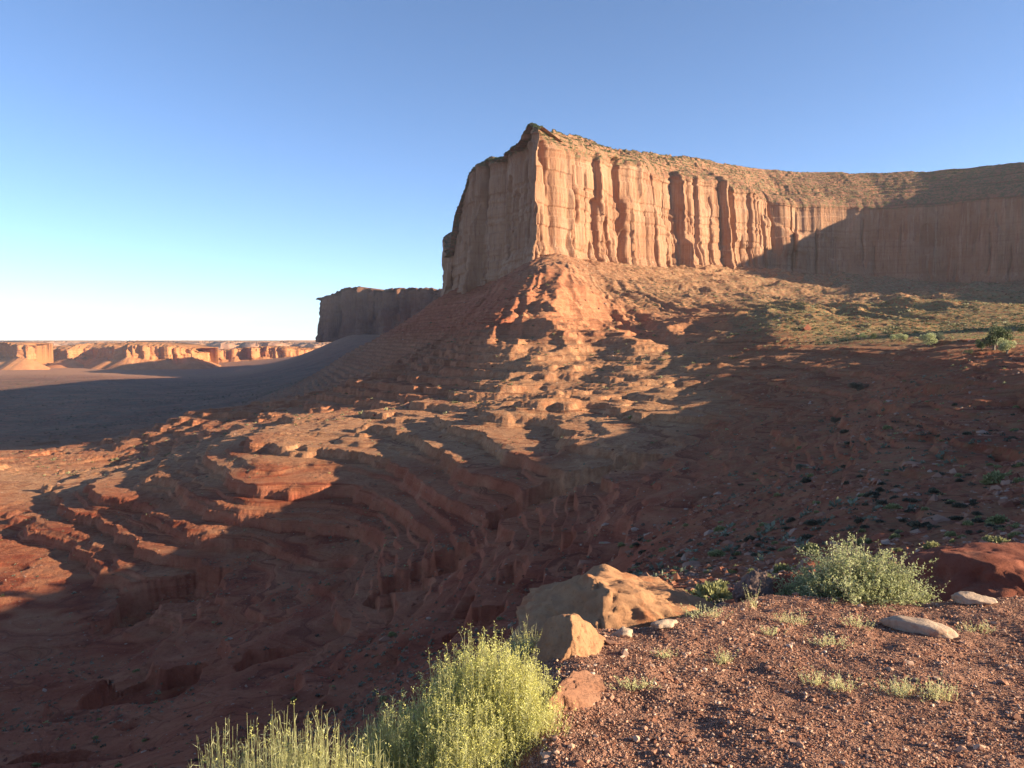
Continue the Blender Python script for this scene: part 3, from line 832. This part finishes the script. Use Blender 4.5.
BRUSH = mat_leaf("rabbitbrush_stems", (0, (.34, .34, .14)), (.5, (.62, .60, .29)), (1, (.78, .74, .42)), trans=.38)
FLOWER = mat_leaf("yellow_flowers", (0, (.56, .52, .12)), (.6, (.72, .68, .22)), (1, (.82, .80, .36)), trans=.35)
SALT = mat_leaf("grey_green_leaves", (0, (.20, .22, .10)), (.5, (.42, .44, .21)), (1, (.62, .62, .36)), trans=.42)
WOOD = mat_leaf("dry_wood", (0, (.10, .075, .055)), (1, (.26, .21, .16)), trans=0)
DARKLEAF = mat_leaf("dark_scrub_leaves", (0, (.06, .06, .04)), (1, (.18, .16, .105)), trans=.15)
GREYLEAF = mat_leaf("grey_sage_leaves", (0, (.10, .115, .075)), (1, (.24, .26, .17)), trans=.2)
GOLDLEAF = mat_leaf("golden_scrub_leaves", (0, (.18, .18, .07)), (1, (.42, .40, .18)), trans=.25)
OLIVE = mat_leaf("olive_scrub_leaves", (0, (.09, .095, .045)), (1, (.27, .25, .13)), trans=.2)
JUNIPER = mat_leaf("juniper_leaves", (0, (.045, .065, .028)), (1, (.17, .20, .085)), trans=.2)


def empty(name, loc):
    o = bpy.data.objects.new(name, None); COL.objects.link(o); o.location = loc; o.empty_display_size = .1
    return o


def brush(name, label, root, cells, n, flowers, seed, stem_r=.0016):
    """many fine upright stems from one root; cells = (dx, dy, height, spread, weight)"""
    rs = np.random.RandomState(seed)
    o = empty(name, root); tag(o, label, "shrub")
    cells = np.array(cells, float); w = cells[:, 4] / cells[:, 4].sum()
    c = cells[rs.choice(len(cells), n, p=w)]
    ang = rs.uniform(0, 6.28, n); rad = np.sqrt(rs.uniform(0, 1, n))
    sp = c[:, 3] * rad
    tip = np.stack([c[:, 0] + np.cos(ang) * sp, c[:, 1] + np.sin(ang) * sp, c[:, 2] * (1 - .38 * rad ** 2.2) * rs.uniform(.62, 1.06, n)], 1)
    base = np.stack([c[:, 0] * .35 + np.cos(ang) * sp * .15, c[:, 1] * .35 + np.sin(ang) * sp * .15, np.zeros(n)], 1)
    K = 7; t = np.linspace(0, 1, K)[None, :, None]
    P = base[:, None] + (tip - base)[:, None] * t
    P[..., :2] += (tip - base)[:, None, :2] * (.35 * np.sin(t * math.pi))          # bow outward
    P += rs.normal(size=(n, 1, 3)) * .03 * t ** 2 + rs.normal(size=(n, K, 3)) * .003
    r = stem_r * rs.uniform(.7, 1.5, (n, 1)) * (1.25 - .8 * t[..., 0])
    V, Q = tubes(P, r)
    # side shoots near the tips
    m = n * 2; k = rs.randint(0, n, m); f = rs.uniform(.45, .92, m)
    i0 = (f * (K - 1)).astype(int); fr = f * (K - 1) - i0
    B = P[k, i0] * (1 - fr)[:, None] + P[k, i0 + 1] * fr[:, None]
    dirv = P[k, i0 + 1] - P[k, i0]; dirv /= np.linalg.norm(dirv, axis=1)[:, None]
    E = B + (dirv + .38 * rs.normal(size=(m, 3))) * rs.uniform(.03, .10, (m, 1))
    P2 = np.stack([B, (B + E) / 2 + rs.normal(size=(m, 3)) * .003, E], 1)
    V2, Q2 = tubes(P2, stem_r * .7 * np.array([[1, .8, .35]]) * np.ones((m, 1)))
    tint = np.concatenate([np.repeat(rs.uniform(.0, .8, n), K * 3) * np.tile(np.repeat(.35 + .65 * t[0, :, 0], 3), n), np.repeat(rs.uniform(.2, 1, m), 9)])
    add_mesh("stems", np.concatenate([V, V2]), np.concatenate([Q, Q2 + len(V)]), mat=BRUSH, parent=o, attrs=dict(tint=tint))
    # thread-like leaves
    nl = n * 12; k = rs.randint(0, n, nl); f = rs.uniform(.2, 1, nl) ** .8
    i0 = np.minimum((f * (K - 1)).astype(int), K - 2); fr = f * (K - 1) - i0
    B = P[k, i0] * (1 - fr)[:, None] + P[k, i0 + 1] * fr[:, None]
    LV, LQ = leaves(B, rs.uniform(.018, .05, nl), np.full(nl, .0011), rs, 1.6)
    add_mesh("leaves", LV, LQ, mat=BRUSH, parent=o, attrs=dict(tint=np.repeat(rs.uniform(.25, 1, nl), 4)))
    if flowers:
        ends = np.concatenate([P[:, -1], E]); xs = ends[:, 0]
        pr = flowers * sstep(-.75, .1, xs) + .12 * flowers
        e = ends[rs.uniform(0, 1, len(ends)) < pr]
        e = np.concatenate([e, P[:, 5][rs.uniform(0, 1, n) < pr[:n] * .8]])
        C = np.repeat(e, 9, 0) + rs.normal(size=(len(e) * 9, 3)) * np.array([.006, .006, .010])
        FV, FQ = leaves(C, rs.uniform(.006, .013, len(C)), rs.uniform(.0014, .0026, len(C)), rs, .8)
        add_mesh("flowers", FV, FQ, mat=FLOWER, parent=o, attrs=dict(tint=np.repeat(rs.uniform(0, 1, len(C)), 4)))
    return o


def bush(name, label, root, rx, ry, h, n, nl, ls, mat, seed, cat="shrub", group=None, spiky=.16, woody=True, lean=0.0):
    rs = np.random.RandomState(seed)
    o = empty(name, root); tag(o, label, cat, group)
    d = rs.normal(size=(n, 3)); d[:, 2] = np.abs(d[:, 2]) * .9 + .02; d /= np.linalg.norm(d, axis=1)[:, None]
    lob = 1 + .26 * perlin(d[:, 0] * 2.2 + seed, d[:, 1] * 2.2, d[:, 2] * 2.2) + .16 * perlin(d[:, 0] * 6 + seed, d[:, 1] * 6, d[:, 2] * 6)
    ln = (.86 + .7 * spiky * np.abs(rs.normal(size=n))) * lob
    tip = d * np.array([rx, ry, h]) * ln[:, None]; tip[:, 0] += lean * tip[:, 2]
    K = 6; t = np.linspace(0, 1, K)[None, :, None]
    P = tip[:, None] * t; P[..., 2] += h * .10 * np.sin(t[..., 0] * math.pi) ; P += rs.normal(size=(n, K, 3)) * .035 * h * t
    r = np.array([.012, .007, .0045, .003, .002, .0012])[None] * (h / .55) * rs.uniform(.5, 1.2, (n, 1))
    V, Q = tubes(P, r)
    m = n * 7; k = rs.randint(0, n, m); f = rs.uniform(.45, 1, m)
    i0 = np.minimum((f * (K - 1)).astype(int), K - 2); fr = f * (K - 1) - i0
    B = P[k, i0] * (1 - fr)[:, None] + P[k, i0 + 1] * fr[:, None]
    dv = P[k, i0 + 1] - P[k, i0]; dv /= np.linalg.norm(dv, axis=1)[:, None]
    E = B + (dv * .8 + .75 * rs.normal(size=(m, 3)) + np.array([0, 0, .35])) * rs.uniform(.04, .13, (m, 1)) * (h / .55)
    E[:, 2] = np.maximum(E[:, 2], .01)
    P2 = np.stack([B, (B + E) / 2, E], 1)
    V2, Q2 = tubes(P2, .0016 * (h / .55) * np.array([[1, .8, .4]]) * np.ones((m, 1)))
    if woody:
        add_mesh("stems", np.concatenate([V, V2]), np.concatenate([Q, Q2 + len(V)]), mat=WOOD, parent=o, attrs=dict(tint=rs.uniform(0, 1, len(V) + len(V2))))
    k = rs.randint(0, m, nl); f = rs.uniform(.05, 1.05, (nl, 1))
    C = P2[k, 0] * (1 - f) + P2[k, 2] * f + rs.normal(size=(nl, 3)) * .006 * (h / .55)
    LV, LQ = leaves(C, ls * rs.uniform(.6, 1.3, nl), ls * .26 * rs.uniform(.7, 1.3, nl), rs, .5)
    tw = rs.uniform(0, 1, m)[k] * .6 + rs.uniform(0, .4, nl)
    add_mesh("foliage", LV, LQ, mat=mat, parent=o, attrs=dict(tint=np.repeat(tw, 4)))
    return o


def ground_at(x, y):
    return float(height(np.array([x]), np.array([y]))[0])


bush("saltbush", "rounded grey-green leafy shrub on the far brow of the gravel knoll", (2.94, 6.45, -2.36), .63, .52, .50, 420, 46000, .022, SALT, 5, lean=-.05)
brush("rabbitbrush", "big feathery yellow-flowered rabbitbrush at the bottom centre beside the gravel", (-.10, 3.85, -2.62),
      [(.12, 0, .98, .24, 5), (-.02, .05, 1.04, .24, 4), (-.18, 0, .98, .24, 4), (-.46, -.05, .78, .26, 3.4), (.20, -.15, .86, .20, 3), (-.1, -.25, .84, .3, 4)], 9500, .95, 7, stem_r=.0013)
brush("rabbitbrush", "pale green spiky rabbitbrush without flowers in the bottom left", (-1.04, 3.3, -3.06),
      [(0, 0, 1.38, .28, 3), (-.25, .03, 1.31, .22, 2), (.18, 0, 1.36, .24, 2.4), (.36, .05, 1.26, .22, 2)], 4200, .10, 17, stem_r=.0013)
brush("rabbitbrush", "small pale rabbitbrush tuft standing left of the pointed tan boulder", (.10, 5.05, -2.45),
      [(0, 0, .52, .15, 3), (.08, 0, .46, .12, 2)], 380, .2, 27, stem_r=.0013)


def tuft(name, label, px, row, n, h, w, seed, mat=BRUSH, group=None):
    rs = np.random.RandomState(seed)
    k0 = (row - 340) / F
    y = 1.62 / (k0 - .078); x = (px - 512) / F * y
    o = empty(name, (x, y, ground_at(x, y) - .004)); tag(o, label, "grass tuft", group)
    n = int(n * 1.1)
    b = np.stack([rs.normal(size=n) * w, rs.normal(size=n) * w * .6, np.zeros(n)], 1)
    tip = b * 1.35 + np.stack([rs.normal(size=n) * h * .35, rs.normal(size=n) * h * .35, h * rs.uniform(.45, 1.1, n)], 1)
    t = np.linspace(0, 1, 4)[None, :, None]
    P = b[:, None] * (1 - t) + tip[:, None] * t + rs.normal(size=(n, 4, 3)) * .002
    P[..., 2] *= 1.35
    V, Q = tubes(P, .0011 * (1.2 - t[..., 0]) * np.ones((n, 1)))
    C = P[rs.randint(0, n, n * 7), rs.randint(1, 4, n * 7)]
    LV, LQ = leaves(C, rs.uniform(.006, .018, len(C)), np.full(len(C), .0018), rs, .9)
    me = add_mesh("blades", np.concatenate([V, LV]), np.concatenate([Q, LQ + len(V)]), mat=mat, parent=o,
                  attrs=dict(tint=np.concatenate([np.repeat(rs.uniform(.6, 1, n), 12), np.repeat(rs.uniform(.4, 1, len(C)), 4)])))
    return o


for i, (px_, row_, n_, h_, w_, lb) in enumerate([
        (727, 668, 40, .055, .025, "pale dry tuft on the gravel straight below the grey-maroon boulder"),
        (757, 612, 14, .13, .03, "tall thin pale stalks in front of the grey-maroon boulder"),
        (710, 626, 60, .05, .08, "low wide dry grass at the right foot of the large sunlit boulder"),
        (822, 690, 34, .06, .03, "sparse pale tuft in the middle of the gravel"),
        (850, 698, 40, .06, .03, "small dry tuft just right of the sparse tuft in mid gravel"),
        (912, 700, 70, .06, .05, "wide pale grass patch on the gravel below the flat cream stone"),
        (948, 706, 60, .07, .035, "tallest pale tuft near the right edge of the gravel"),
        (640, 696, 50, .035, .05, "low yellowish matted grass near the red slab edge"),
        (862, 633, 40, .045, .05, "thin dry grass left of the flat cream stone"),
        (800, 628, 50, .05, .05, "low grass at the front foot of the green shrub"),
        (776, 640, 30, .04, .03, "faint small tuft below the left part of the green shrub"),
        (838, 652, 50, .04, .06, "short dry grass on the gravel below the centre of the green shrub"),
        (985, 632, 40, .05, .05, "dry grass beside the small pale stone"),
        (668, 664, 24, .04, .03, "tiny faint tuft on the gravel right of the pointed boulder")]):
    tuft("grass_tuft", lb, px_, row_, n_, h_, w_, 60 + i)

# ------------------------------------------------------------------ what can be seen of the ground (for litter and scrub)
AZ = az; RRI = rr
SLOPE = Z / Y.clip(1e-3)
SLOPE[:, :6] = -9
RUN = np.maximum.accumulate(SLOPE, axis=1)


def seen(x, y, ztop):
    a = np.arctan2(x, y); i = np.clip(np.searchsorted(AZ, a), 1, len(AZ) - 1); j = np.clip(np.searchsorted(RRI, y) - 2, 0, len(RRI) - 1)
    return ztop / y >= RUN[i, j] - 2e-4


def candidates(n, d0, d1, seed, lo, hi, sig, dens):
    rs = np.random.RandomState(seed)
    d = np.exp(rs.uniform(math.log(d0), math.log(d1), n)); px = rs.uniform(-15, 1040, n)
    x = (px - 512) / F * d
    z, _, _, fl, ta, be, kn = height(x, d, True)
    s = np.clip(lo * np.exp(np.abs(rs.normal(0, sig, n))), lo, hi)
    keep = (~kn) & seen(x, d, z + s) & (rs.uniform(0, 1, n) < dens(px, d, z, fl, ta, be, x)) & (s / d * F > .55) & (z < 215)
    return x[keep], d[keep], z[keep], s[keep], px[keep]


def place_kind(name, cat, protos, cand, labels, group, stuff, seed, sink=.2):
    """the 300 largest as things of their own (copies of protos), the rest one mass"""
    x, y, z, s, px = cand
    order = np.argsort(-s / y); rs = np.random.RandomState(seed)
    big, rest = order[:300], order[300:]
    first = {}
    for q in big:
        k = rs.randint(len(protos))
        src = protos[k]
        o = src if k not in first else src.copy()
        if k in first: COL.objects.link(o)
        first[k] = 1
        o.location = (x[q], y[q], z[q] - sink * s[q]); o.rotation_euler = (0, 0, rs.uniform(0, 6.28))
        f = s[q]; o.scale = (f * rs.uniform(.8, 1.2), f * rs.uniform(.8, 1.2), f * rs.uniform(.75, 1.15))
        i = 0 if y[q] < 60 else 1 if px[q] < 560 else 2
        tag(o, labels[i][0], cat, labels[i][1])
    V1, T1, mat, lab, nm, sq = stuff
    P = np.stack([x[rest], y[rest], z[rest] - sink * s[rest] * .6], 1)
    o = scatter_mesh(nm, V1, T1, P, s[rest], mat, seed + 1, jitter=.25 if T1.shape[1] == 3 else 0, squash=sq)
    tag(o, lab, name, kind="stuff")


def blob(n, seed, ls):
    """unit scrub cushion of leaf blades"""
    rs = np.random.RandomState(seed)
    d = rs.normal(size=(n, 3)); d[:, 2] = np.abs(d[:, 2]); d /= np.linalg.norm(d, axis=1)[:, None]
    C = d * (rs.uniform(.35, 1, (n, 1)) ** .5) * (1 + .3 * perlin(d[:, 0:1] * 2 + seed, d[:, 1:2] * 2, d[:, 2:3] * 2)) * np.array([1, 1, .8]) - d * ls * .5
    V, Q = leaves(C, np.full(n, ls), np.full(n, ls * .3), rs, .3, d)
    return V, Q, np.repeat(rs.uniform(0, 1, n), 4)


LIT_ROCK = mat_tint("litter_tint", (0, (.16, .055, .035)), (.4, (.28, .11, .065)), (.75, (.33, .17, .11)), (1, (.40, .27, .20)))
protos = []
for k in range(7):
    V, T = rock_shape(3, 200 + k, (1, .8, .62), cuts=9, bump=.08)
    m = (LITTER, RED_ROCK, LITTER, GREY_ROCK, LITTER, DARK_RED, RED_ROCK)[k]
    protos.append(add_mesh("rock", V * .6, tris=T, mat=m, smooth=False))
V2, T2 = ICO[1]


def rock_dens(px, d, z, fl, ta, be, x):
    nz = perlin(x / 9, d / 9, 2.) + .6 * perlin(x / 28, d / 28, 5.)
    q = sstep(-.15, .45, nz)
    return np.clip((.18 + .82 * q) * (1 - .9 * fl) * (.6 + .4 * sstep(400, 640, px)) * (1 - .3 * be), 0, 1)


rc_ = candidates(110000, 14, 900, 301, .11, 2.4, .8, rock_dens)
far_ = candidates(16000, 330, 1280, 302, 1.2, 7.0, .55, lambda px, d, z, fl, ta, be, x: (.08 + .9 * ta) * sstep(-.2, .4, perlin(x / 40, d / 40, 3.)) * (1 - fl) * .5)
rc_ = tuple(np.concatenate([a_, b_]) for a_, b_ in zip(rc_, far_))
# a few blocks that stand out on the right-hand slope
for (px_, py_, d_, s_) in [(860, 452, 96, 1.1), (822, 466, 92, 1.2), (914, 476, 70, 1.0), (812, 466, 95, .8), (900, 500, 60, .8), (938, 505, 50, .9), (733, 512, 75, 1.0), (745, 534, 60, .8), (1010, 488, 45, .7), (884, 448, 96, .8)]:
    x_ = (px_ - 512) / F * d_; z_ = ground_at(x_, d_)
    rc_ = tuple(np.append(a_, v_) for a_, v_ in zip(rc_, (x_, d_, z_, s_, px_)))
place_kind("rock", "rock", protos, rc_,
           [("angular rock lying on the shaded slope just beyond the gravel knoll", "rocks just beyond the knoll"),
            ("rough rock on the terraced red slope in the left half", "rocks on the terraced left slope"),
            ("angular reddish rock lying on the shaded right-hand hillside", "rocks on the right-hand hillside")],
           None, (V2 * .6, T2, LIT_ROCK, "scattered small broken stones over the red slopes", "stone_litter", (1, .8, .65)), 11)

for kind, mat_, sd, n_, lo, hi, dens, labels, lab_rest in (
    ("dark_scrub", DARKLEAF, 401, 8000, .3, 1.2, lambda px, d, z, fl, ta, be, x: .5 * sstep(-.3, .3, perlin(x / 20, d / 20, 8.)) * (1 - .5 * fl),
     [("small blackish-green scrub bush just beyond the gravel knoll", "dark scrub just beyond the knoll"), ("dark scrub bush dotting the terraced left slope", "dark scrub on the left slope"),
      ("dark scrub bush dotting the right-hand hillside", "dark scrub on the right hillside")], "dark low scrub dotting the far slopes"),
    ("sagebrush", GREYLEAF, 402, 46000, .28, 1.5, lambda px, d, z, fl, ta, be, x: (.25 + .5 * sstep(560, 480, px) * sstep(230, 190, d)) * sstep(-.2, .4, perlin(x / 25, d / 25, 18.)) * (1 - .3 * fl),
     [("small grey-green sage cushion just beyond the gravel knoll", "grey sage just beyond the knoll"), ("grey-green sage cushion on the terraced left slope", "grey sage on the left slope"),
      ("grey-green sage cushion on the right-hand hillside", "grey sage on the right hillside")], "grey-green sage scattered on the far slopes"),
    ("golden_scrub", GOLDLEAF, 403, 60000, .35, 2.0, lambda px, d, z, fl, ta, be, x: np.clip(.9 * be + .75 * ta * sstep(560, 700, px) + .02, 0, 1),
     [("small yellow-green scrub bush just beyond the gravel knoll", "golden scrub just beyond the knoll"), ("yellow-green scrub bush on the terraced left slope", "golden scrub on the left slope"),
      ("yellow-green scrub bush on the high grassy bench at the right", "golden scrub on the bench")], "yellow-green scrub covering the bench and talus")):
    pr = []
    for k in range(4):
        V, Q, tn = blob(420, sd + k * 7, .30)
        pr.append(add_mesh(kind, V * .55, Q, mat=mat_, attrs=dict(tint=tn)))
    V, Q, tn = blob(16, sd + 50, .75)
    cd = candidates(n_, 16, 1250, sd, lo, hi, .5, dens)
    place_kind("scrub", kind.replace("_", " "), pr, cd, labels, None, (V * .6, Q, mat_, lab_rest, "distant_scrub", (1, 1, .9)), sd + 3, sink=.05)

# scrub on the talus under the cliffs and on the valley floor
cd = candidates(36000, 330, 1290, 611, 1.0, 3.2, .45, lambda px, d, z, fl, ta, be, x: np.clip(ta * sstep(560, 660, px) * (.25 + .75 * sstep(-.3, .3, perlin(x / 45, d / 45, 1.))) + .5 * be + .06, 0, 1))
V, Q, tn = blob(14, 960, .8)
o = scatter_mesh("distant_scrub", V * .6, Q, np.stack([cd[0], cd[1], cd[2]], 1), cd[3], OLIVE, 612, jitter=0, squash=(1, 1, .85))
tag(o, "dark green scrub dotting the talus below the great mesa", "scrub", kind="stuff")
cd = candidates(30000, 900, 3200, 621, 1.5, 4.0, .4, lambda px, d, z, fl, ta, be, x: fl * (.15 + .85 * sstep(-.2, .3, perlin(x / 160, d / 160, 6.))))
o = scatter_mesh("distant_scrub", V * .6, Q, np.stack([cd[0], cd[1], cd[2]], 1), cd[3], DARKLEAF, 622, jitter=0, squash=(1, 1, .7))
tag(o, "dark scrub speckling the shaded valley floor", "scrub", kind="stuff")

# scrub on the mesa's capping slope
cx, cy, cz = capgrid
rs = np.random.RandomState(77)
ii = rs.randint(0, cx.shape[0], 26000); jj = rs.randint(2, cx.shape[1], 26000)
kp = (cx[ii, jj] < .70 * cy[ii, jj]) & (cy[ii, jj] < 1600) & (perlin(cx[ii, jj] / 25, cy[ii, jj] / 25, 4.) > -.25)
ii, jj = ii[kp], jj[kp]
V, Q, tn = blob(12, 950, .8)
o = scatter_mesh("distant_scrub", V * .6, Q, np.stack([cx[ii, jj], cy[ii, jj], cz[ii, jj]], 1), rs.uniform(.8, 2.4, len(ii)), JUNIPER, 78, jitter=0, squash=(1, 1, .9))
tag(o, "dark green scrub dotting the slope on top of the great mesa", "scrub", kind="stuff")


# ------------------------------------------------------------------ small trees and big bushes of the bench
def hit(px, row):
    r_ = np.exp(np.linspace(math.log(30), math.log(1200), 2500))
    p_ = at(px, row, 1.0); h_ = height(p_[0] * r_, r_)
    k_ = int(np.argmax(h_ >= p_[2] * r_))
    return p_[0] * r_[k_], r_[k_], h_[k_]


def juniper(label, px, row, w, h, mat, seed, trunk=True, name="juniper_tree", cat="tree"):
    x, y, z = hit(px, row); k = y / F
    o = empty(name, (x, y, z - .05)); tag(o, label, cat)
    rs = np.random.RandomState(seed); W, H = w * k / 2, h * k
    C = []
    nb = 9
    for b_ in range(nb):
        c = np.array([rs.uniform(-.62, .62) * W, rs.uniform(-.6, .6) * W, H * rs.uniform(.30, .78)]); r = rs.uniform(.25, .5)
        d = rs.normal(size=(260, 3)); d /= np.linalg.norm(d, axis=1)[:, None]
        C.append(c + d * np.array([W, W, H * .55]) * r * rs.uniform(.6, 1.05, (260, 1)))
    C = np.concatenate(C); C[:, 2] = np.maximum(C[:, 2], .03)
    LV, LQ = leaves(C, np.full(len(C), H * .075) * rs.uniform(.6, 1.3, len(C)), np.full(len(C), H * .022), rs, .5)
    add_mesh("crown", LV, LQ, mat=mat, parent=o, attrs=dict(tint=np.repeat(rs.uniform(0, 1, len(C)), 4)))
    n = 7
    tip = np.stack([rs.uniform(-.6, .6, n) * W, rs.uniform(-.5, .5, n) * W, H * rs.uniform(.4, .8, n)], 1)
    t = np.linspace(0, 1, 5)[None, :, None]; P = tip[:, None] * t; P[..., :2] *= t ** .7
    P += rs.normal(size=P.shape) * H * .02 * t
    V, Q = tubes(P, H * np.array([[.045, .03, .02, .013, .006]]) * np.ones((n, 1)), 5)
    add_mesh("trunk", V, Q, mat=WOOD, parent=o, attrs=dict(tint=rs.uniform(0, 1, len(V))))
    return o


for i, (lb, px_, row_, w_, h_, m_) in enumerate([
        ("largest dark green juniper on the bench near the right edge", 994, 350, 26, 24, JUNIPER),
        ("yellow-green bushy tree just right of the largest juniper", 1007, 354, 20, 17, SALT),
        ("round olive bush standing just left of the largest juniper", 982, 350, 17, 12, JUNIPER),
        ("low pale yellow bush below and left of the largest juniper", 969, 355, 10, 6, GOLDLEAF),
        ("bright yellow-green tree alone in the middle of the bench", 929, 347, 20, 15, SALT),
        ("grey-green bush touching the back of the lone bench tree", 938, 342, 15, 10, GREYLEAF),
        ("left of two pale green bushes on the bench rim", 893, 341, 12, 8, SALT),
        ("right of two pale green bushes on the bench rim", 903, 341, 12, 9, SALT),
        ("small bright green bush at the left end of the bench rim", 861, 340, 12, 8, SALT),
        ("small olive bush next to the bright green one at the bench's left end", 873, 340, 9, 7, JUNIPER),
        ("dark bush at the very right edge behind the bench", 1021, 333, 10, 8, JUNIPER),
        ("large blackish-green bush in the hollow of the right hillside", 858, 391, 20, 11, DARKLEAF),
        ("blackish-green bush lower in the hollow of the right hillside", 835, 424, 13, 8, DARKLEAF),
        ("grey bush below the two dark bushes in the hollow", 800, 470, 12, 8, GREYLEAF)]):
    juniper(lb, px_, row_, w_, h_, m_, 500 + i, name="juniper_tree" if h_ > 14 else "bush", cat="tree" if h_ > 14 else "bush")
